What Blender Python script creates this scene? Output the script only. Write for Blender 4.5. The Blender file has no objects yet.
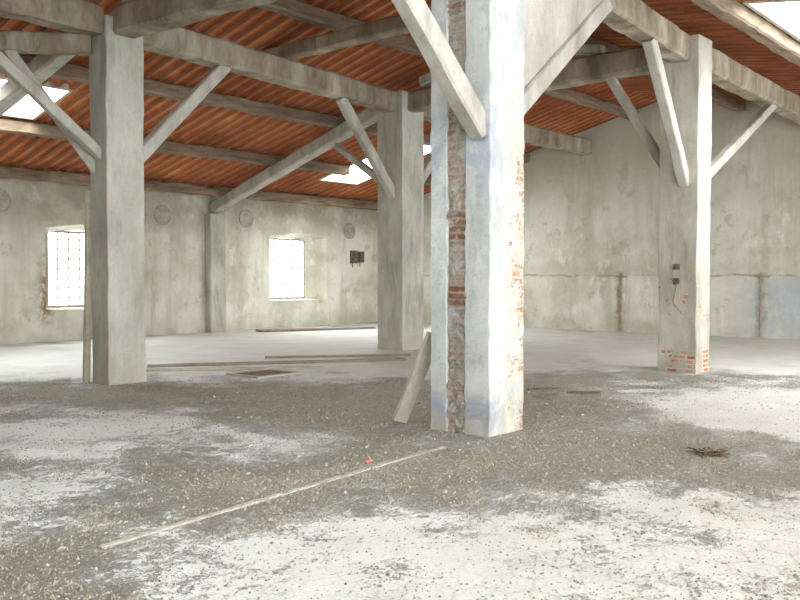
import bpy, bmesh, math, random
from mathutils import Vector, noise, geometry
random.seed(7)
scene = bpy.context.scene
COL = scene.collection
S40, C40 = 0.649, 0.760   # camera heading in room axes
def XY2ab(X, Y): return (S40*X + C40*Y, -C40*X + S40*Y)
def ab2XY(a, b): return (S40*a - C40*b, C40*a + S40*b)

# ---------------------------------------------------------------- node helper
class NT:
    def __init__(s, name):
        s.m = bpy.data.materials.new(name); s.m.use_nodes = True
        s.t = s.m.node_tree; s.t.nodes.clear()
        s.out = s.t.nodes.new('ShaderNodeOutputMaterial')
        s.pos = s.t.nodes.new('ShaderNodeNewGeometry').outputs['Position']
    def put(s, sock, v):
        if isinstance(v, bpy.types.NodeSocket): s.t.links.new(v, sock)
        elif v is not None:
            if sock.type == 'RGBA' and len(v) == 3: v = (*v, 1)
            sock.default_value = v
    def math(s, op, a, b=None, c=None, clamp=False):
        n = s.t.nodes.new('ShaderNodeMath'); n.operation = op; n.use_clamp = clamp
        s.put(n.inputs[0], a); s.put(n.inputs[1], b)
        if c is not None: s.put(n.inputs[2], c)
        return n.outputs[0]
    def vmath(s, op, a, b=None, out=0):
        n = s.t.nodes.new('ShaderNodeVectorMath'); n.operation = op
        s.put(n.inputs[0], a)
        if b is not None: s.put(n.inputs[1], b)
        return n.outputs[out]
    def xyz(s, v):
        n = s.t.nodes.new('ShaderNodeSeparateXYZ'); s.put(n.inputs[0], v); return n.outputs
    def comb(s, x, y, z=0.0):
        n = s.t.nodes.new('ShaderNodeCombineXYZ')
        for i, v in enumerate((x, y, z)): s.put(n.inputs[i], v)
        return n.outputs[0]
    def noise(s, scale, detail=5, rough=.6, vec=None, stretch=None):
        v = vec or s.pos
        if stretch: v = s.vmath('MULTIPLY', v, stretch)
        n = s.t.nodes.new('ShaderNodeTexNoise'); s.put(n.inputs['Vector'], v)
        n.inputs['Scale'].default_value = scale; n.inputs['Detail'].default_value = detail
        n.inputs['Roughness'].default_value = rough
        return n.outputs['Fac']
    def ss(s, v, lo, hi, t0=0.0, t1=1.0):
        n = s.t.nodes.new('ShaderNodeMapRange'); n.interpolation_type = 'SMOOTHSTEP'
        s.put(n.inputs[0], v)
        for i, q in enumerate((lo, hi, t0, t1)): n.inputs[i+1].default_value = q
        return n.outputs[0]
    def ramp(s, f, stops):
        n = s.t.nodes.new('ShaderNodeValToRGB'); s.put(n.inputs[0], f)
        e = n.color_ramp.elements
        while len(e) < len(stops): e.new(.5)
        for el, (p, c) in zip(e, stops): el.position = p; el.color = (*c, 1)
        return n.outputs[0]
    def mix(s, f, a, b, mode='MIX'):
        n = s.t.nodes.new('ShaderNodeMix'); n.data_type = 'RGBA'; n.blend_type = mode
        s.put(n.inputs[0], f); s.put(n.inputs[6], a); s.put(n.inputs[7], b)
        return n.outputs[2]
    def finish(s, col, rough=.9, bump=None, dist=.02, strength=.6, spec=.25):
        p = s.t.nodes.new('ShaderNodeBsdfPrincipled')
        s.put(p.inputs['Base Color'], col); s.put(p.inputs['Roughness'], rough)
        p.inputs['Specular IOR Level'].default_value = spec
        if bump is not None:
            b = s.t.nodes.new('ShaderNodeBump'); b.inputs['Distance'].default_value = dist
            b.inputs['Strength'].default_value = strength
            s.put(b.inputs['Height'], bump); s.t.links.new(b.outputs[0], p.inputs['Normal'])
        s.t.links.new(p.outputs[0], s.out.inputs[0]); return s.m
    def brick(s, pale=False):
        x, y, z = s.xyz(s.pos)[:3]
        wob = s.math('MULTIPLY_ADD', s.noise(7, 3, .6), .05, -.025)
        v = s.comb(s.math('ADD', s.math('ADD', x, y), wob), s.math('ADD', z, wob))
        n = s.t.nodes.new('ShaderNodeTexBrick'); s.put(n.inputs['Vector'], v)
        n.inputs['Color1'].default_value = (.40, .13, .065, 1); n.inputs['Color2'].default_value = (.54, .29, .18, 1)
        n.inputs['Mortar'].default_value = (.58, .54, .45, 1); n.inputs['Scale'].default_value = 1
        n.inputs['Brick Width'].default_value = .24; n.inputs['Row Height'].default_value = .075
        n.inputs['Mortar Size'].default_value = .014
        return n.outputs[0], n.outputs[1]

def box_mask(m, sock, lo, hi, e=.02):
    return m.math('MULTIPLY', m.ss(sock, lo-e, lo+e), m.ss(sock, hi-e, hi+e, 1, 0))

# ---------------------------------------------------------------- materials
def wall_mat(right):
    m = NT('aged_plaster_wall'); x, y, z = m.xyz(m.pos)[:3]
    c = m.ramp(m.noise(.5, 9, .68), [(.30, (.41, .385, .30)), (.42, (.57, .55, .45)), (.54, (.70, .69, .60)), (.70, (.79, .79, .71))])
    st = m.ss(m.noise(1.2, 6, .62, stretch=(1, 1, .12)), .47, .66, 0, .65)
    c = m.mix(st, c, (.44, .41, .32))
    st2 = m.ss(m.noise(3.5, 6, .65, stretch=(1, 1, .08)), .56, .72, 0, .4)
    c = m.mix(st2, c, (.34, .31, .24))
    c = m.mix(m.ss(m.noise(1.5, 8, .72), .56, .62, 0, .5), c, (.43, .36, .26))
    c = m.mix(m.ss(m.noise(1.4, 8, .74, stretch=(1, 1, .7)), .58, .62, 0, .4), c, (.85, .85, .78))
    c = m.mix(m.ss(m.noise(9, 5, .7), .57, .7, 0, .25), c, (.32, .29, .23))
    if right:
        wob = m.math('MULTIPLY_ADD', m.noise(1.2, 5, .7), .22, -.11)
        zz = m.math('ADD', z, wob)
        ln = box_mask(m, zz, 1.57, 1.61, .03)
        ln = m.math('MULTIPLY', ln, m.ss(m.noise(1.6, 4, .7), .40, .55, .2, .9))
        c = m.mix(ln, c, (.27, .20, .13))
        up = m.math('MULTIPLY', box_mask(m, zz, 1.6, 1.9, .2), .25)
        c = m.mix(up, c, (.46, .42, .32))
        for yc in (11.2, 7.35):
            yw = m.math('ADD', y, m.math('MULTIPLY_ADD', m.noise(3.0, 5, .7), .4, -.2))
            k = m.math('MULTIPLY', box_mask(m, yw, yc-.09, yc+.09, .10), m.ss(z, 1.6, 1.75, 1, 0))
            k = m.math('MULTIPLY', k, m.ss(m.noise(5, 4, .7), .33, .55, .3, .95))
            c = m.mix(k, c, (.28, .22, .14))
        top = m.math('MULTIPLY', m.ss(z, 2.6, 5.0), m.ss(m.noise(.8, 6, .65), .32, .55, .3, .7))
        c = m.mix(top, c, (.42, .38, .29))
        bl = m.math('MULTIPLY', m.ss(y, 7.0, 8.6, 1, 0), m.ss(z, 1.3, 1.7, 1, 0))
        bl = m.math('MULTIPLY', bl, m.ss(m.noise(1.3, 7, .72), .34, .60, .1, .8))
        c = m.mix(bl, c, (.42, .49, .57))
    else:
        top = m.math('MULTIPLY', m.ss(z, 2.4, 3.4), m.ss(m.noise(.9, 6, .7), .36, .58, .2, .8))
        c = m.mix(top, c, (.34, .30, .23))
        dx = m.math('MULTIPLY', m.ss(x, 10.0, 10.35), m.ss(x, 10.36, 10.6, 1, 0))
        dmg = m.math('MULTIPLY', dx, m.math('MULTIPLY', box_mask(m, z, .5, 1.7, .3), m.ss(m.noise(5, 5, .7), .42, .5, 0, .9)))
        c = m.mix(dmg, c, (.25, .13, .07))
    low = m.math('MULTIPLY', m.ss(z, 0, .6, 1, 0), m.ss(m.noise(1.5, 5, .6), .4, .6, .1, .6))
    c = m.mix(low, c, (.46, .43, .34))
    return m.finish(c, .95, m.noise(8, 8, .7), .03, .6)
WALL_L, WALL_R = wall_mat(False), wall_mat(True)

def concrete_mat(name, c0, c1, c2, kind=None):
    m = NT(name); x, y, z = m.xyz(m.pos)[:3]
    c = m.ramp(m.noise(1.7, 8, .68, stretch=(1, 1, .45)), [(.32, c0), (.5, c1), (.68, c2)])
    c = m.mix(m.ss(m.noise(4, 6, .7, stretch=(1, 1, .2)), .50, .72, 0, .55), c, tuple(q*.62 for q in c0))
    c = m.mix(m.ss(m.noise(25, 4, .7), .56, .7, 0, .4), c, (.28, .25, .19))
    foot = m.math('MULTIPLY', m.ss(z, 0, .7, 1, 0), m.ss(m.noise(3, 6, .7), .35, .6, .1, .7))
    c = m.mix(foot, c, (.42, .39, .31))
    bump = m.noise(14, 8, .7)
    if kind:
        bc, bf = m.brick()
        n = m.noise(5, 5, .7)
        if kind == 'main':
            c = m.mix(m.ss(m.noise(2.6, 8, .75), .54, .60, 0, .4), c, (.42, .43, .41))
            face = m.math('MULTIPLY', box_mask(m, x, 7.34, 7.80, .04), m.ss(z, 3.2, 3.8, 1, 0))
            rub = m.ramp(m.noise(11, 7, .8), [(.3, (.42, .36, .26)), (.5, (.62, .57, .47)), (.7, (.80, .78, .71))])
            c = m.mix(m.math('MULTIPLY', face, m.ss(m.noise(3.5, 6, .7), .44, .50, 0, .9)), c, rub)
            edge = m.math('MULTIPLY', m.ss(x, 7.38, 7.68), .08)
            mk = m.math('MULTIPLY', face, m.ss(m.math('ADD', m.noise(5.5, 7, .78), edge), .59, .61))
            mk = m.math('MULTIPLY', mk, m.ss(z, 2.7, 3.1, .9, 0))
            b1 = m.math('MULTIPLY', box_mask(m, z, .14, .36, .10), m.ss(n, .38, .50, 0, .75))
            b2 = m.math('MULTIPLY', box_mask(m, z, 2.4, 3.3, .3), m.ss(n, .42, .58, 0, .65))
            bl = m.math('MULTIPLY', m.math('MAXIMUM', b1, b2), m.ss(x, 7.1, 7.25, 1, 0))
            c = m.mix(bl, c, (.34, .39, .50))
        else:
            mk = m.math('MULTIPLY', m.ss(z, .3, .42, 1, 0), m.ss(m.noise(3.5, 4, .6), .46, .5))
            mk2 = m.math('MULTIPLY', box_mask(m, z, .85, 1.5, .1), m.ss(m.noise(6, 4, .6), .60, .63))
            mk = m.math('MAXIMUM', mk, mk2)
        c = m.mix(mk, c, bc)
        bump = m.math('MULTIPLY_ADD', mk, -.8, bump)
    return m.finish(c, .93, bump, .02, .7)
CONC_MAIN = concrete_mat('pale_plastered_concrete', (.43, .46, .45), (.58, .61, .60), (.70, .73, .71), 'main')
CONC_R = concrete_mat('worn_concrete_brick_core', (.36, .34, .28), (.50, .48, .41), (.62, .60, .53), 'right')
CONC = concrete_mat('worn_concrete', (.34, .34, .29), (.49, .49, .43), (.62, .62, .56))
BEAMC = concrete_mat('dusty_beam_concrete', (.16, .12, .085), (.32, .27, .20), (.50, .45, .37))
BRACE = concrete_mat('brace_concrete', (.34, .32, .27), (.48, .46, .41), (.62, .60, .55))

def mat_brickstrip():
    m = NT('exposed_brick_with_mortar'); x, y, z = m.xyz(m.pos)[:3]; bc, bf = m.brick()
    zone = m.math('MAXIMUM', m.math('MAXIMUM', box_mask(m, z, 1.28, 1.50, .03), box_mask(m, z, 1.93, 2.22, .04)), m.ss(m.noise(2.0, 6, .7), .56, .59, 0, .6))
    rub = m.ramp(m.noise(10, 8, .82, stretch=(1, 1, 1.6)), [(.32, (.34, .26, .19)), (.44, (.62, .52, .40)), (.56, (.80, .73, .61)), (.70, (.90, .86, .77))])
    rub = m.mix(m.math('MULTIPLY', bf, .3), m.mix(.18, rub, bc), (.78, .73, .63))
    pl = m.ss(m.noise(3.8, 8, .80), .515, .53, 0, .95)
    c = m.mix(pl, rub, (.76, .76, .72))
    c = m.mix(m.math('MULTIPLY', zone, m.ss(m.noise(12, 5, .7), .40, .47)), c, bc)
    c = m.mix(m.ss(m.noise(14, 4, .7), .58, .68, 0, .55), c, (.28, .22, .15))
    h = m.math('MULTIPLY_ADD', pl, .5, m.noise(12, 8, .85))
    return m.finish(c, .95, h, .08, 1)
BRICK = mat_brickstrip()

def mat_roof():
    m = NT('terracotta_tile_underside'); x, y, z = m.xyz(m.pos)[:3]
    c = m.ramp(m.noise(1.0, 5, .65), [(.3, (.41, .125, .05)), (.5, (.60, .21, .085)), (.7, (.75, .33, .15))])
    cell = m.comb(m.math('FLOOR', m.math('DIVIDE', x, .30)), m.math('FLOOR', m.math('DIVIDE', y, .42)))
    wn = m.t.nodes.new('ShaderNodeTexWhiteNoise'); wn.noise_dimensions = '2D'; m.put(wn.inputs['Vector'], cell)
    c = m.mix(m.math('MULTIPLY', wn.outputs[0], .3), c, (.34, .13, .06))
    f = m.math('FRACT', m.math('DIVIDE', x, .30))
    edge = m.math('ABSOLUTE', m.math('SUBTRACT', f, .5))
    c = m.mix(m.ss(edge, .32, .37, 0, .85), c, (.15, .065, .035))
    fy = m.math('FRACT', m.math('DIVIDE', y, .42))
    c = m.mix(m.ss(fy, .90, .97, 0, .3), c, (.25, .10, .05))
    c = m.mix(m.ss(m.noise(.7, 6, .7), .54, .72, 0, .5), c, (.26, .12, .07))
    return m.finish(c, .9, m.noise(12, 5, .7), .01, .3)
ROOF = mat_roof()

def mat_wood(name, c0, c1, str_=(1, 1, 1), sc=3):
    m = NT(name)
    c = m.ramp(m.noise(sc, 7, .7, stretch=str_), [(.3, c0), (.7, c1)])
    c = m.mix(m.ss(m.noise(20, 4, .7), .55, .7, 0, .4), c, tuple(q*.5 for q in c0))
    return m.finish(c, .85, m.noise(20, 5, .6, stretch=str_), .006, .6)
PURL = mat_wood('brown_purlin_timber', (.10, .07, .045), (.33, .25, .18), (.5, 3, 3), 2)
WOODG = mat_wood('grey_weathered_wood', (.34, .32, .25), (.56, .54, .45))
WOODP = mat_wood('pale_raw_board', (.46, .42, .32), (.66, .62, .50))
WOODD = mat_wood('dull_damp_wood', (.20, .17, .13), (.38, .33, .26))
CREAM = mat_wood('cream_painted_wood', (.38, .34, .24), (.54, .50, .37))
def mat_simple(name, c0, c1, sc=10, rough=.8):
    m = NT(name); c = m.ramp(m.noise(sc, 5, .7), [(.35, c0), (.65, c1)])
    return m.finish(c, rough, m.noise(sc*2, 4, .6), .004, .5)
DARKMET = mat_simple('dark_grimy_metal', (.07, .06, .045), (.20, .17, .13))
RUST = mat_simple('rusty_conduit', (.26, .19, .12), (.44, .37, .27))
VENTM = mat_simple('grey_cement_cover', (.30, .29, .24), (.48, .46, .39), 5)
REDB = mat_simple('red_brick_fragment', (.38, .15, .09), (.52, .26, .18), 12)
MORT = mat_simple('mortar_rubble', (.32, .30, .23), (.52, .50, .42), 9)
RIDGE = mat_simple('gritty_mortar_ridge', (.34, .32, .25), (.60, .58, .51), 14)
GRAV = mat_simple('gravel_chips', (.17, .15, .105), (.52, .50, .42), 22)
TWIG = mat_simple('dark_dry_twigs', (.08, .055, .035), (.24, .18, .12), 15)
def mat_glass():
    m = NT('thin_clear_glass')
    t = m.t.nodes.new('ShaderNodeBsdfTransparent'); m.put(t.inputs[0], m.ramp(m.noise(4, 3, .6), [(.3, (.90, .93, .94)), (.7, (.97, .98, 1))]))
    g = m.t.nodes.new('ShaderNodeBsdfGlossy'); g.inputs['Roughness'].default_value = .1
    x = m.t.nodes.new('ShaderNodeMixShader'); x.inputs[0].default_value = .05
    m.t.links.new(t.outputs[0], x.inputs[1]); m.t.links.new(g.outputs[0], x.inputs[2])
    m.t.links.new(x.outputs[0], m.out.inputs[0]); return m.m
GLASS = mat_glass()

def mat_floor():
    m = NT('dusty_cement_floor'); x, y, z = m.xyz(m.pos)[:3]
    at = m.t.nodes.new('ShaderNodeAttribute'); at.attribute_name = 'dirt'
    d = at.outputs['Fac']
    n0 = m.noise(.8, 6, .65); n1 = m.noise(2.2, 9, .78); n2 = m.noise(14, 6, .80); n3 = m.noise(50, 4, .8); n4 = m.noise(130, 3, .8)
    dd = m.math('ADD', d, m.math('MULTIPLY_ADD', n1, 3.0, -1.5))
    dd = m.math('ADD', dd, m.math('MULTIPLY_ADD', n0, 1.4, -.7))
    dd = m.math('ADD', dd, m.math('MULTIPLY_ADD', n2, 2.8, -1.4))
    dd = m.math('ADD', dd, m.math('MULTIPLY_ADD', n3, 2.0, -1.0))
    mask = m.ss(dd, .0, .90, 0, .93)
    clean = m.ramp(m.noise(1.3, 8, .7), [(.3, (.57, .60, .555)), (.48, (.67, .70, .665)), (.68, (.75, .78, .75))])
    clean = m.mix(m.ss(n2, .50, .72, 0, .35), clean, (.49, .48, .41))
    r = (1.0, 1.7320508, 1.0)
    p = m.vmath('ADD', m.vmath('DIVIDE', m.pos, (.26, .26, 1.0)), (400, 400*1.7320508, 0))
    p = m.vmath('MULTIPLY', p, (1, 1, 0))
    h1 = m.vmath('SUBTRACT', m.vmath('MODULO', p, r), (.5, .8660254, 0))
    h2 = m.vmath('SUBTRACT', m.vmath('MODULO', m.vmath('ADD', p, (.5, .8660254, 0)), r), (.5, .8660254, 0))
    def hexd(h):
        a = m.vmath('ABSOLUTE', h); q = m.xyz(a)
        return m.math('MAXIMUM', q[0], m.math('ADD', m.math('MULTIPLY', q[0], .5), m.math('MULTIPLY', q[1], .8660254)))
    hd = m.math('MINIMUM', hexd(h1), hexd(h2))
    ln = m.math('MULTIPLY', m.ss(hd, .44, .485, 0, .5), m.ss(n1, .36, .52, .35, 1))
    near = m.math('MULTIPLY', m.ss(m.math('ADD', x, y), 7.2, 9.2, 1, 0), m.ss(y, 1.8, 3.8, 1, .2))
    clean = m.mix(m.math('MULTIPLY', ln, near), clean, (.42, .41, .35))
    dirt = m.ramp(n2, [(.28, (.20, .18, .125)), (.44, (.34, .315, .235)), (.58, (.46, .435, .345)), (.75, (.61, .59, .50))])
    dirt = m.mix(m.ss(n3, .43, .57, 0, .65), dirt, (.17, .15, .10))
    dirt = m.mix(m.ss(n4, .50, .60, 0, .6), dirt, (.64, .625, .54))
    c = m.mix(mask, clean, dirt)
    spk = m.math('MULTIPLY', m.ss(n3, .53, .60, 0, .65), m.ss(n1, .36, .56, .3, 1))
    c = m.mix(spk, c, (.28, .255, .185))
    bump = m.math('ADD', m.math('MULTIPLY', mask, m.math('ADD', n2, n3)), m.math('MULTIPLY', n3, .15))
    return m.finish(c, .75, bump, .028, .9, .4)
FLOOR = mat_floor()

# ---------------------------------------------------------------- object helpers
def tag(o, label=None, cat=None, kind=None, group=None):
    if label: o['label'] = label
    if cat: o['category'] = cat
    if kind: o['kind'] = kind
    if group: o['group'] = group
    return o
def mesh_obj(name, verts, faces, mat, origin=(0, 0, 0), parent=None, smooth=False):
    o3 = Vector(origin)
    me = bpy.data.meshes.new(name)
    me.from_pydata([tuple(Vector(v)-o3) for v in verts], [], faces)
    bm = bmesh.new(); bm.from_mesh(me); bmesh.ops.recalc_face_normals(bm, faces=bm.faces); bm.to_mesh(me); bm.free()
    me.materials.append(mat)
    if smooth:
        for p in me.polygons: p.use_smooth = True
    ob = bpy.data.objects.new(name, me); COL.objects.link(ob)
    if parent: ob.parent = parent; ob.location = o3 - parent.location
    else: ob.location = o3
    return ob
def empty(name, loc):
    e = bpy.data.objects.new(name, None); e.location = loc; e.empty_display_size = .3; COL.objects.link(e); return e

def jit(v, amp, sc=3.0):
    n = noise.noise_vector(Vector(v)*sc)*amp + noise.noise_vector(Vector(v)*sc*4)*amp*.5
    return (v[0]+n.x, v[1]+n.y, v[2]+n.z*.3)
def bar_geo(p0, p1, w, h, seg=None, amp=.008, up=Vector((0, 0, 1))):
    p0, p1 = Vector(p0), Vector(p1); d = (p1-p0); L = d.length; d.normalize()
    side = d.cross(up)
    if side.length < .01: side = Vector((1, 0, 0))
    side.normalize(); u = side.cross(d).normalized()
    seg = seg or max(2, int(L/.25))
    c = .12*min(w, h)
    prof = [(-w/2+c, -h/2), (0, -h/2), (w/2-c, -h/2), (w/2, -h/2+c), (w/2, h/2-c), (w/2-c, h/2), (-w/2+c, h/2), (-w/2, h/2-c), (-w/2, -h/2+c)]
    V, F = [], []; n = len(prof)
    for i in range(seg+1):
        q = p0 + d*L*i/seg
        for s_, t_ in prof:
            v = q + side*s_ + u*t_
            nv = noise.noise_vector(v*2.2)*amp + noise.noise_vector(v*9)*amp*.6
            v = v + side*nv.x + u*nv.y
            V.append(tuple(v))
    for i in range(seg):
        for j in range(n):
            k = (j+1) % n; F.append((i*n+j, i*n+k, (i+1)*n+k, (i+1)*n+j))
    F.append(tuple(range(n))[::-1]); F.append(tuple(seg*n+j for j in range(n)))
    return V, F
def bar(name, p0, p1, w, h, mat, parent=None, amp=.008, seg=None):
    V, F = bar_geo(p0, p1, w, h, seg, amp)
    return mesh_obj(name, V, F, mat, origin=(Vector(p0)+Vector(p1))/2 if not parent else parent.location, parent=parent)
def prism(name, foot, z0, z1, mat, parent=None, amp=.008, step=.16, origin=None, sub=.15, sc=2.5):
    P = []
    n = len(foot)
    for i in range(n):
        a, p, b = Vector(foot[i-1]), Vector(foot[i]), Vector(foot[(i+1) % n])
        c = .012
        P.append(p+(a-p).normalized()*c); P.append(p+(b-p).normalized()*c)
        L = (b-p).length; k = int(L/sub)
        for j in range(1, k+1): P.append(p+(b-p)*(j/(k+1)))
    n = len(P); zs = max(2, int((z1-z0)/step)); V, F = [], []
    for i in range(zs+1):
        z = z0+(z1-z0)*i/zs
        for p in P:
            q = jit((p[0], p[1], z), amp, sc)
            V.append((q[0], q[1], z))
    for i in range(zs):
        for j in range(n):
            k = (j+1) % n; F.append((i*n+j, i*n+k, (i+1)*n+k, (i+1)*n+j))
    F.append(tuple(range(n))[::-1]); F.append(tuple(zs*n+j for j in range(n)))
    return mesh_obj(name, V, F, mat, origin=parent.location if parent else (origin or V[0]), parent=parent)
def boxgeo(x0, x1, y0, y1, z0, z1):
    V = [(x0, y0, z0), (x1, y0, z0), (x1, y1, z0), (x0, y1, z0), (x0, y0, z1), (x1, y0, z1), (x1, y1, z1), (x0, y1, z1)]
    F = [(0, 3, 2, 1), (4, 5, 6, 7), (0, 1, 5, 4), (1, 2, 6, 5), (2, 3, 7, 6), (3, 0, 4, 7)]
    return V, F
def join_geo(lst):
    V, F = [], []
    for v, f in lst:
        o = len(V); V += list(v); F += [tuple(i+o for i in q) for q in f]
    return V, F

# ---------------------------------------------------------------- room shell
WX, WY, WB = 22.65, 19.97, -5.0         # wall planes
RID = 10.0; S2 = .155
def zr(b): return 3.85+.25*(20-b) if b >= RID else 3.85+.25*(20-RID)-S2*(RID-b)

# dirt pattern, in (lateral, forward) floor metres
PAT = [(4.4, 10.0, 1.6, 1.9, -1.5), (2.4, 5.2, 2.6, 1.2, -.65), (-.5, 4.7, 1.2, .8, -.55), (-3.4, 8.9, 2.0, 1.1, -.75),
       (-2.6, 6.2, .6, 1.0, -.65), (-.9, 8.3, .9, .7, -.5), (-5.0, 16.5, 4.5, 2.6, -1.5), (3.5, 20, 5, 4, -1.4), (-2, 21, 5, 4, -1.6), (9, 17, 4, 4, -1.3),
       (1.3, 9.6, 2.3, 2.0, .85), (-.8, 11.0, 2.2, 1.4, .5), (-4, 11.7, 3.5, 1.0, .60), (3.6, 13.3, 2.5, 1.2, .5),
       (-1.9, 4.7, .55, .7, .6), (-1.2, 5.9, .9, .9, .5), (0, 7.0, 1.0, .7, .5), (1.6, 7.2, 1.6, .5, .45), (3.6, 7.7, 1.6, .4, .4), (-1.6,7.2,1.2,.8,.35)]
def dirtval(a, b):
    X, Y = ab2XY(a, b); v = .32
    for cx, cy, rx, ry, w in PAT:
        q = ((X-cx)/rx)**2 + ((Y-cy)/ry)**2
        if q < 6: v += w*math.exp(-q)
    v += .55*noise.fractal(Vector((a*1.1, b*1.1, 3.1)), 1.0, 2.0, 4)
    return v
def make_floor():
    st = .1; x0 = WB-.3; na = int((WX+.3-x0)/st)+1; nb = int((WY+5)/st)+1
    V, F, D = [], [], []
    for j in range(nb+1):
        for i in range(na+1):
            a = min(x0+i*st, WX+.3); b = min(-4.5+j*st, WY+.3); d = dirtval(a, b)
            z = max(0, min(1, d))*.012*noise.noise(Vector((a*4, b*4, 0)))
            V.append((a, b, z)); D.append(max(-1.4, min(1.6, d)))
    w = na+1
    for j in range(nb):
        for i in range(na): F.append((j*w+i, j*w+i+1, (j+1)*w+i+1, (j+1)*w+i))
    me = bpy.data.meshes.new('floor'); me.from_pydata(V, [], F); me.materials.append(FLOOR)
    at = me.attributes.new('dirt', 'FLOAT', 'POINT'); at.data.foreach_set('value', D)
    o = bpy.data.objects.new('floor', me); COL.objects.link(o)
    tag(o, 'dusty pale cement floor with brown grit and hexagonal tiles', 'floor', 'structure')
make_floor()

def arch_loop(x0, x1, z0, z1, rise):
    L = [(x0, z0), (x1, z0)]
    for i in range(9):
        t = i/8; x = x1+(x0-x1)*t
        L.append((x, z1-rise+rise*math.sin(math.pi*t)))
    return L
WINS = [((10.33, 12.6, .76, 2.85), (10.55, 12.3, .80, 2.72)), ((17.35, 19.75, .82, 2.90), (17.6, 19.15, .86, 2.76))]
def make_wall_left():
    T = .45; V, F = [], []
    outerloop = [(WB, 0), (WX, 0), (WX, 3.86), (WB, 3.86)]
    def face(y, idx):
        loops = [outerloop]+[arch_loop(*w[idx], .12) for w in WINS]
        flat = [p for l in loops for p in l]; base = len(V)
        for x, z in flat: V.append((x, y, z))
        for t in geometry.tessellate_polygon([[Vector((x, z, 0)) for x, z in l] for l in loops]):
            F.append(tuple(base+i for i in t))
        return base
    b0 = face(WY, 0); b1 = face(WY+T, 1)
    o = 4
    for w in WINS:
        n = 11
        for j in range(n):
            k = (j+1) % n; F.append((b0+o+j, b0+o+k, b1+o+k, b1+o+j))
        o += n
    for j in range(4):
        k = (j+1) % 4; F.append((b0+j, b0+k, b1+k, b1+j))
    ob = mesh_obj('wall_left', V, F, WALL_L)
    tag(ob, 'stained cream plaster wall with two splayed window openings', 'wall', 'structure')
make_wall_left()
def gable(name, x, t, lab, mat):
    pts = [(-4.0, 0), (WY+.45, 0), (WY+.45, zr(WY+.45)), (RID, zr(RID)), (-4.0, zr(-4.0))]
    V = [(x, y, z) for y, z in pts]+[(x+t, y, z) for y, z in pts]
    F = [(0, 1, 2, 3, 4), (9, 8, 7, 6, 5)]+[(j, (j+1) % 5, 5+(j+1) % 5, 5+j) for j in range(5)]
    tag(mesh_obj(name, V, F, mat), lab, 'wall', 'structure')
gable('wall_right', WX, .45, 'tall gabled plaster wall with brown tide line and blue patch', WALL_R)
gable('wall_blocker', WB, -.45, 'unseen gabled wall added at the near end to block light', WALL_L)  # unseen wall, added to cut light reaching the camera-facing column sides

# ceiling: ribbed terracotta tile underside with skylight holes
HOLES = [(5.4, 8.4, 15.2, 16.65), (17.5, 19.1, 14.6, 18.0), (12.6, 15.9, 2.5, 4.35), (1.2, 5.1, 2.4, 6.0)]  # last opening is out of view, added to brighten the foreground floor
def make_ceiling():
    A0, A1, B0, B1 = WB-.4, WX+.2, -4.0, WY+.6
    bs = sorted({B0, RID, B1, *[h[2] for h in HOLES], *[h[3] for h in HOLES]})
    V, F = [], []
    for b0, b1 in zip(bs, bs[1:]):
        ivs = [(A0, A1)]
        for h in HOLES:
            if h[2] <= b0+1e-4 and h[3] >= b1-1e-4:
                ivs = [q for (s, e) in ivs for q in ((s, min(e, h[0])), (max(s, h[1]), e)) if q[1]-q[0] > .01]
        nb = max(1, int(round((b1-b0)/.84)))
        for s, e in ivs:
            # rib profile: flat pan 0.21 wide, dropped joist 0.09 wide
            k0 = int(math.floor(s/.30))
            pts = [(s, 0.0)]
            for k in range(k0-1, int(e/.30)+2):
                for off, hgt in ((.045, 0), (.055, .075), (.15, .095), (.245, .075), (.255, 0)):
                    q = k*.30+off
                    if s+.003 < q < e-.003: pts.append((q, hgt))
            pts.append((e, 0.0))
            base = len(V)
            for j in range(nb+1):
                b = b0+(b1-b0)*j/nb
                for x, h in pts: V.append((x, b, zr(b)+h-.02))
            n = len(pts)
            for j in range(nb):
                for i in range(n-1): F.append((base+j*n+i, base+j*n+i+1, base+(j+1)*n+i+1, base+(j+1)*n+i))
    o = mesh_obj('ceiling', V, F, ROOF)
    tag(o, 'pitched roof underside of ribbed orange terracotta tiles', 'ceiling', 'structure')
make_ceiling()
for i, (a0, a1, b0, b1) in enumerate(HOLES):
    g = []
    for (p, q) in (((a0, b0), (a1, b0)), ((a0, b1), (a1, b1)), ((a0, b0), (a0, b1)), ((a1, b0), (a1, b1))):
        g.append(bar_geo((*p, zr(p[1])+.02), (*q, zr(q[1])+.02), .07, .12, amp=.003))
    V, F = join_geo(g)
    o = mesh_obj('window_%d' % (i+3), V, F, WOODG, origin=((a0+a1)/2, (b0+b1)/2, zr((b0+b1)/2)))
    tag(o, 'roof skylight with weathered timber frame and bright sky', 'skylight', 'structure')
    # daylight falling through the opening
    en = (300, 260, 200, 0)[i]
    if en:
        L = bpy.data.lights.new('skylight_daylight', 'AREA'); L.shape = 'RECTANGLE'; L.size = a1-a0; L.size_y = b1-b0; L.energy = en; L.color = (.98, 1, .99)
        lo = bpy.data.objects.new('skylight_daylight', L); lo.location = ((a0+a1)/2, (b0+b1)/2, zr((b0+b1)/2)+.5); COL.objects.link(lo)
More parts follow.
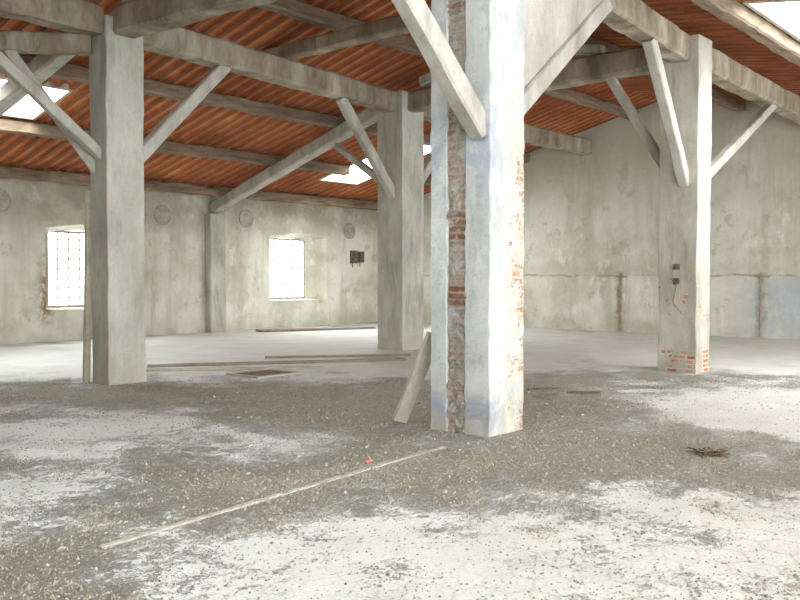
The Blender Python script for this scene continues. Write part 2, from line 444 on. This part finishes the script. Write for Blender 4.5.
for i, (inn, out) in enumerate(WINS):
    x0, x1, z0, z1 = out; yy = WY+.40; g = []
    nx, nz = 6, 8
    for k in range(nx+1):
        x = x0+(x1-x0)*k/nx; t = .06 if k in (0, nx) else .028
        if k == 0: x += .02
        if k == nx: x -= .02
        g.append(boxgeo(x-t/2, x+t/2, yy-.015, yy+.015, z0, z1-.03))
    for k in range(nz+1):
        z = z0+(z1-z0)*k/nz; t = .06 if k in (0, nz) else .028
        z = min(max(z, z0+.025), z1-.05)
        g.append(boxgeo(x0, x1, yy-.013, yy+.013, z-t/2, z+t/2))
    V, F = join_geo(g)
    o = mesh_obj('window_%d' % (i+1), V, F, CREAM, origin=((x0+x1)/2, yy, z0))
    tag(o, 'small-paned cream window with bright daylight behind', 'window', 'structure')
    V, F = boxgeo(x0+.02, x1-.02, yy+.016, yy+.020, z0+.02, z1-.05)
    mesh_obj('window_glass', V, F, GLASS, origin=o.location, parent=o)
    L = bpy.data.lights.new('window_daylight', 'AREA'); L.shape = 'RECTANGLE'; L.size = x1-x0; L.size_y = z1-z0; L.energy = 200; L.color = (1, .99, .96)
    lo = bpy.data.objects.new('window_daylight', L); lo.location = ((x0+x1)/2, WY+1.6, (z0+z1)/2+.9); lo.rotation_euler = (math.radians(-60), 0, 0); COL.objects.link(lo)
V, F = bar_geo((15.25, WY-.13, 0), (15.25, WY-.13, 3.3), .55, .26, amp=.004, up=Vector((0, 1, 0)))
tag(mesh_obj('trim_1', V, F, CONC, origin=(15.25, WY-.13, 0)), 'plastered pilaster on the wall under the sloping rafter', 'pilaster', 'structure')

# ---------------------------------------------------------------- columns
ZB, ZT = 5.1, 5.46
def rect(x0, x1, y0, y1): return [(x0, y0), (x1, y0), (x1, y1), (x0, y1)]
COLS = {'main': (7.06, 7.68, 4.87, 5.62), 'left': (6.80, 7.42, 11.34, 11.80), 'mid': (13.95, 14.67, 11.85, 12.56), 'right': (13.80, 14.36, 5.48, 6.14)}
def center(k):
    x0, x1, y0, y1 = COLS[k]; return (x0+x1)/2, (y0+y1)/2
labels = {'main': 'large whitish column with peeling plaster and exposed brick strip',
          'left': 'grey concrete column with diagonal braces and an upright board beside it',
          'mid': 'grey concrete column with braces under the sloping rafter',
          'right': 'stained concrete column with broken brickwork at its foot'}
P = {}
for k in COLS:
    cx, cy = center(k); e = empty('concrete_column', (cx, cy, 0)); P[k] = e
    tag(e, labels[k], 'column')
x0, x1, y0, y1 = COLS['main']
prism('shaft', [(x0, y0), (x1, y0), (x1, y1), (x0, y1), (x0, y0+.53), (x0+.07, y0+.53), (x0+.07, y0+.31), (x0, y0+.31)], 0, ZT, CONC_MAIN, P['main'], .012, step=.05, sc=6)
prism('brick_strip', rect(x0+.015, x0+.09, y0+.29, y0+.545), 0, ZT-.02, BRICK, P['main'], .036, step=.025, sub=.03, sc=11)
prism('shaft', rect(*COLS['left']), 0, 5.32, CONC, P['left'], .012)
prism('shaft', rect(*COLS['mid']), 0, ZT, CONC, P['mid'], .012)
prism('shaft', rect(*COLS['right']), 0, ZT, CONC_R, P['right'], .014)
def br(k, p0, p1, w=.17, h=.2): return bar('brace', p0, p1, w, h, BRACE, P[k], .009)
br('main', (7.10, 5.02, 3.02), (5.0, 5.10, 5.08), .2, .22)
br('main', (7.60, 5.22, 3.08), (10.2, 5.30, 5.06), .2, .22)
V = [(7.62, 5.17, 3.15), (10.1, 5.22, 5.08), (7.62, 5.17, 5.08), (7.62, 5.33, 3.15), (10.1, 5.36, 5.08), (7.62, 5.33, 5.08)]
mesh_obj('infill_panel', V, [(0, 1, 2), (5, 4, 3), (0, 3, 4, 1), (1, 4, 5, 2), (2, 5, 3, 0)], BRACE, P['main'].location, P['main'])
br('left', (7.35, 11.6, 3.25), (9.2, 11.7, 5.08))
br('left', (6.86, 11.55, 3.32), (4.5, 11.5, 5.08), .13, .15)
br('left', (6.86, 11.7, 3.12), (5.92, 12.42, 4.82), .13, .15)
br('mid', (14.0, 12.15, 3.3), (12.3, 12.05, 5.08))
br('mid', (14.3, 12.5, 3.5), (14.48, 14.3, 4.6), .13, .15)
br('mid', (14.6, 12.2, 3.3), (16.2, 12.2, 5.08))
br('right', (13.85, 5.72, 3.1), (12.2, 5.6, 5.08))
br('right', (14.1, 6.1, 3.3), (14.12, 7.2, 5.08), .13, .15)
br('right', (14.3, 5.75, 3.05), (18.6, 5.85, 5.08), .15, .17)

# ---------------------------------------------------------------- beams
def beam(name, p0, p1, w, h, mat, lab, cat, grp=None, amp=.018):
    o = bar(name, p0, p1, w, h, mat, None, amp); tag(o, lab, cat, None, grp); return o
zc = (ZB+ZT)/2; hh = ZT-ZB
LB = 'dusty concrete beam spanning between columns'
G1 = 'horizontal beams between the columns'
cm, cl, c3, cr = center('main'), center('left'), center('mid'), center('right')
for p, q in (((WB, 5.1), (COLS['main'][0], cm[1])), ((COLS['main'][1], cm[1]), (COLS['right'][0], cr[1])), ((COLS['right'][1], cr[1]), (WX, 5.95)),
             ((WB, 11.5), (COLS['left'][0], cl[1])), ((COLS['left'][1], cl[1]), (COLS['mid'][0], c3[1])), ((COLS['mid'][1], c3[1]), (WX, 12.3)),
             ((cm[0], COLS['main'][3]), (cl[0], COLS['left'][2])), ((cr[0], COLS['right'][3]), (c3[0], COLS['mid'][2]))):
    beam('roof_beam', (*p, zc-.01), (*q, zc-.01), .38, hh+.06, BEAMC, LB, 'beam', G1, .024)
beam('tie_beam', (6.80, 11.70, 4.95), (4.6, 13.5, 4.93), .26, .28, BEAMC, 'short diagonal concrete beam meeting the column head', 'beam')
beam('tie_beam', (10.7, 7.9, ZT+.15), (10.7, 12.5, ZT+.15), .24, .25, BEAMC, 'pale tie beam resting on the long beam', 'beam')
def rafter(a0, b0, a1, b1, w=.28, h=.30):
    beam('sloping_rafter', (a0, b0, zr(b0)-.26-h/2), (a1, b1, zr(b1)-.26-h/2), w, h, BRACE, 'pale concrete rafter sloping up from wall to column', 'rafter', 'sloping rafters', .012)
rafter(7.1, WY-.02, 7.1, 12.05); rafter(15.25, WY-.04, 14.3, 12.3)
for a in (7.3, 14.2):
    rafter(a, 11.5, a, RID+.04, .24, .2); rafter(a, RID-.04, a, 7.4, .24, .15)
for b in (19.3, 16.85, 14.3, 10.8, 7.9, 4.55, 2.2, -1, -3):
    segs = {16.85: [(WB, 17.45), (19.15, WX)], 14.3: [(WB, WX)], 4.55: [(WB, 1.1), (5.2, WX)], 2.2: [(WB, WX)]}.get(b, [(WB, WX)])
    for s, e in segs:
        zz = zr(b)-.14
        beam('roof_purlin', (s, b, zz), (e, b, zz), .25, .25, PURL, 'brown timber purlin carrying the roof tiles', 'purlin', 'roof purlins', .028)

# ---------------------------------------------------------------- wall fittings
def cyl_geo(c, r0, r1, y0, y1, n=28):
    V, F = [], []
    prof = [(r0, y0), (r1, y0), (r1, y1), (r0, y1)]
    for i in range(n):
        t = 2*math.pi*i/n
        for r, y in prof: V.append((c[0]+r*math.cos(t), y, c[1]+r*math.sin(t)))
    for i in range(n):
        j = (i+1) % n
        for k in range(4):
            l = (k+1) % 4; F.append((i*4+k, j*4+k, j*4+l, i*4+l))
    return V, F
for a, z in ((9.25, 3.30), (13.6, 3.2), (16.45, 3.25), (20.8, 3.05)):
    e = empty('wall_vent', (a, WY, z)); tag(e, 'round grey flue cover set in the plaster wall', 'vent', None, 'round flue covers')
    V, F = cyl_geo((a, z), .23, .26, WY-.025, WY+.01); mesh_obj('rim', V, F, VENTM, e.location, e, True)
    V, F = cyl_geo((a, z), .001, .23, WY-.015, WY+.01); mesh_obj('cover', V, F, VENTM, e.location, e)
for a, z, w, h in ((20.95, 2.2, .24, .42), (21.3, 2.2, .2, .36)):
    V, F = join_geo([boxgeo(a-w/2, a+w/2, WY-.12, WY, z-h/2, z+h/2), boxgeo(a-w/2+.03, a+w/2-.03, WY-.14, WY-.12, z-h/2+.04, z+h/2-.04), boxgeo(a-.008, a+.008, WY-.02, WY, z-h/2-.14, z-h/2)])
    tag(mesh_obj('electrical_box', V, F, DARKMET, (a, WY, z)), 'dark old electrical box with cable on the wall', 'electrical box', None, 'wall electrical boxes')
for y, z0 in ((11.2, .05), (7.35, .02)):
    V, F = join_geo([bar_geo((WX-.03, y, z0), (WX-.03, y, 1.62), .028, .028, 12, .010), bar_geo((WX-.03, y-.22, 1.55), (WX-.03, y+.2, 1.57), .03, .04, 5, .010)])
    tag(mesh_obj('rusty_pipe', V, F, RUST, (WX, y, z0)), 'thin rusty pipe stub with short cross piece on wall', 'pipe', None, 'rusty wall pipes')
yy = 5.48+.33; xx = 13.80
e = empty('switch_box', (xx, yy, 1.65)); tag(e, 'small dark switch box with dangling cable on the column', 'switch')
V, F = join_geo([boxgeo(xx-.05, xx+.01, yy-.045, yy+.045, 1.69, 1.78), boxgeo(xx-.06, xx-.05, yy-.02, yy+.02, 1.72, 1.75)]); mesh_obj('box', V, F, DARKMET, e.location, e)
V, F = join_geo([boxgeo(xx-.04, xx+.01, yy-.04, yy+.05, 1.45, 1.55)]); mesh_obj('box', V, F, DARKMET, e.location, e)
V, F = join_geo([bar_geo((xx-.02, yy, 1.45), (xx-.03, yy+.06, 1.15), .014, .014, 4, .004), bar_geo((xx-.03, yy+.06, 1.15), (xx-.015, yy-.10, .95), .014, .014, 4, .004)]); mesh_obj('cable', V, F, RUST, e.location, e)

# ---------------------------------------------------------------- loose things
def plank(name, p0, p1, w, t, mat, lab, cat='plank', grp=None, roll=None):
    V, F = bar_geo(p0, p1, w, t, None, .006, up=roll or Vector((0, 0, 1)))
    o = mesh_obj(name, V, F, mat, origin=p0); tag(o, lab, cat, None, grp); return o
plank('leaning_plank', (7.04, 6.02, .04), (7.22, 5.69, .98), .17, .05, WOODG, 'grey weathered plank leaning against the large column', roll=Vector((.3, 1, 0)))
plank('upright_board', (6.84, 12.03, 0), (6.86, 11.93, 2.85), .09, .09, WOODP, 'tall narrow pale board standing against the column', roll=Vector((0, 1, 0)))
GP = 'boards lying on the far floor'
plank('floor_plank', (*XY2ab(-4.4, 15.1), .02), (*XY2ab(.1, 16.3), .02), .20, .04, WOODD, 'long dull brown plank lying on the dusty floor', grp=GP)
plank('floor_plank', (*XY2ab(-4.4, 14.4), .02), (*XY2ab(-1.3, 14.9), .02), .14, .035, WOODG, 'long grey plank lying on the dusty floor', grp=GP)
plank('floor_plank', (*XY2ab(-2.6, 16.7), .02), (*XY2ab(0.2, 17.2), .02), .12, .035, WOODD, 'long dull brown plank lying on the dusty floor', grp=GP)
plank('dark_board', (16.0, 18.9, .04), (19.3, 17.6, .04), .55, .05, WOODD, 'dark damp board lying flat near the window wall', 'board')
hx, hy = XY2ab(-2.2, 14.0)
e = empty('floor_hatch', (hx, hy, .01)); tag(e, 'low wooden hatch frame around a dark sheet standing in for a shaded opening', 'hatch')
g = [boxgeo(hx-.45, hx+.45, hy-.40, hy-.35, .0, .03), boxgeo(hx-.45, hx+.45, hy+.35, hy+.40, .0, .03), boxgeo(hx-.45, hx-.40, hy-.35, hy+.35, .0, .03), boxgeo(hx+.40, hx+.45, hy-.35, hy+.35, .0, .03)]
V, F = join_geo(g); mesh_obj('hatch_frame', V, F, WOODG, e.location, e)
V, F = boxgeo(hx-.40, hx+.40, hy-.35, hy+.35, .0, .015); mesh_obj('hatch_shade_sheet', V, F, TWIG, e.location, e)  # floor is uncut: flat dark sheet paints the shade of an open pit
V, F = bar_geo((2.7, 4.62, .0), (6.4, 4.92, .0), .05, .022, 90, .007)
tag(mesh_obj('trim_2', V, F, RIDGE, (2.7, 4.62, 0)), 'low gritty mortar ridge running toward the large column', 'floor strip', 'structure')

def chunk_geo(c, r, flat=.6):
    bm = bmesh.new(); bmesh.ops.create_icosphere(bm, subdivisions=2, radius=1)
    s = random.random()*50
    V = []
    for v in bm.verts:
        p = v.co*(1+.5*noise.noise(v.co*1.3+Vector((s, s, s))))
        V.append((c[0]+p.x*r, c[1]+p.y*r*.75, max(0, c[2]+p.z*r*flat)))
    F = [tuple(v.index for v in f.verts) for f in bm.faces]; bm.free(); return V, F
o = mesh_obj('brick_fragment', *join_geo([chunk_geo((5.42, 4.98, .02), .045, .55)]), REDB, (5.42, 4.98, 0)); tag(o, 'small broken piece of red brick on the gritty floor', 'brick')
GR = 'mortar rubble chunks around the floor'
for i in range(46):
    for _ in range(40):
        X = random.uniform(-3.4, 4.4); Y = random.uniform(5.0, 12.5); a, b = XY2ab(X, Y)
        if dirtval(a, b) > .5 and not (6.7 < a < 8.0 and 4.6 < b < 6.2): break
    r = random.uniform(.010, .028)
    V, F = chunk_geo((a, b, r*.3), r)
    tag(mesh_obj('rubble_chunk', V, F, MORT, (a, b, 0)), 'small pale chunk of fallen mortar on the floor', 'rubble', None, GR)
for i, (X, Y, an, L) in enumerate(((1.75, 12.0, .2, .5), (2.25, 11.7, -.15, .45), (1.75, 11.3, .5, .4))):
    a, b = XY2ab(X, Y); h = an-.86
    plank('broken_stick', (a, b, .02), (a+L*math.cos(h), b+L*math.sin(h), .025), .025, .025, TWIG, 'dark broken stick lying on the gritty floor', 'stick', 'broken sticks')
ca, cb = XY2ab(2.75, 7.7); g = [chunk_geo((ca, cb, .01), .05, .5)]
for i in range(60):
    an = random.uniform(0, 6.28); L = random.uniform(.06, .17); ox, oy = random.gauss(0, .045), random.gauss(0, .045)
    p = (ca+ox, cb+oy, random.uniform(.01, .04)); q = (p[0]+L*math.cos(an), p[1]+L*math.sin(an), random.uniform(.005, .06))
    g.append(bar_geo(p, q, random.uniform(.006, .014), .009, 2, .004))
for i in range(16): g.append(chunk_geo((ca+random.gauss(0, .05), cb+random.gauss(0, .05), .01), random.uniform(.012, .03)))
V, F = join_geo(g); tag(mesh_obj('debris_clump', V, F, TWIG, (ca, cb, 0)), 'dark clump of dry twigs and rubbish on pale floor', 'debris')
V, F = [], []
n = 0
while n < 34000:
    Y = 4.0+9.5*random.random(); X = random.uniform(-.52, .52)*Y; a, b = XY2ab(X, Y)
    d = dirtval(a, b) + 1.2*noise.noise(Vector((a*2.5, b*2.5, 7)))
    if random.random() > max(.06, min(1, (d-.1)*.9)): continue
    if any(q[0]-.02 < a < q[1]+.02 and q[2]-.02 < b < q[3]+.02 for q in COLS.values()): continue
    n += 1; r = random.uniform(.004, .011)*(1+.9*(random.random() < .07)); base = len(V); t = random.uniform(0, 6.28)
    for k in range(4):
        rr = r*random.uniform(.7, 1.3); V.append((a+rr*math.cos(t+k*1.57), b+rr*math.sin(t+k*1.57), 0.0))
    V.append((a+r*.2, b, r*random.uniform(.4, .9)+.003))
    F += [(base, base+1, base+4), (base+1, base+2, base+4), (base+2, base+3, base+4), (base+3, base, base+4)]
o = mesh_obj('gravel', V, F, GRAV); tag(o, 'loose brown gravel and plaster crumbs scattered over the floor', 'gravel', 'stuff')

# ---------------------------------------------------------------- world, camera
w = bpy.data.worlds.new('sky'); scene.world = w; w.use_nodes = True
bg = w.node_tree.nodes['Background']; bg.inputs[0].default_value = (.955, .99, 1, 1); bg.inputs[1].default_value = 7.2
cam = bpy.data.cameras.new('camera'); co = bpy.data.objects.new('camera', cam); COL.objects.link(co)
co.location = (0, 0, 1.6); cam.sensor_width = 36; cam.lens = 870/800*36
co.rotation_euler = (math.radians(90-1.645), 0, math.radians(-49.5)); scene.camera = co
cam.clip_end = 200
scene.view_settings.view_transform = 'Standard'
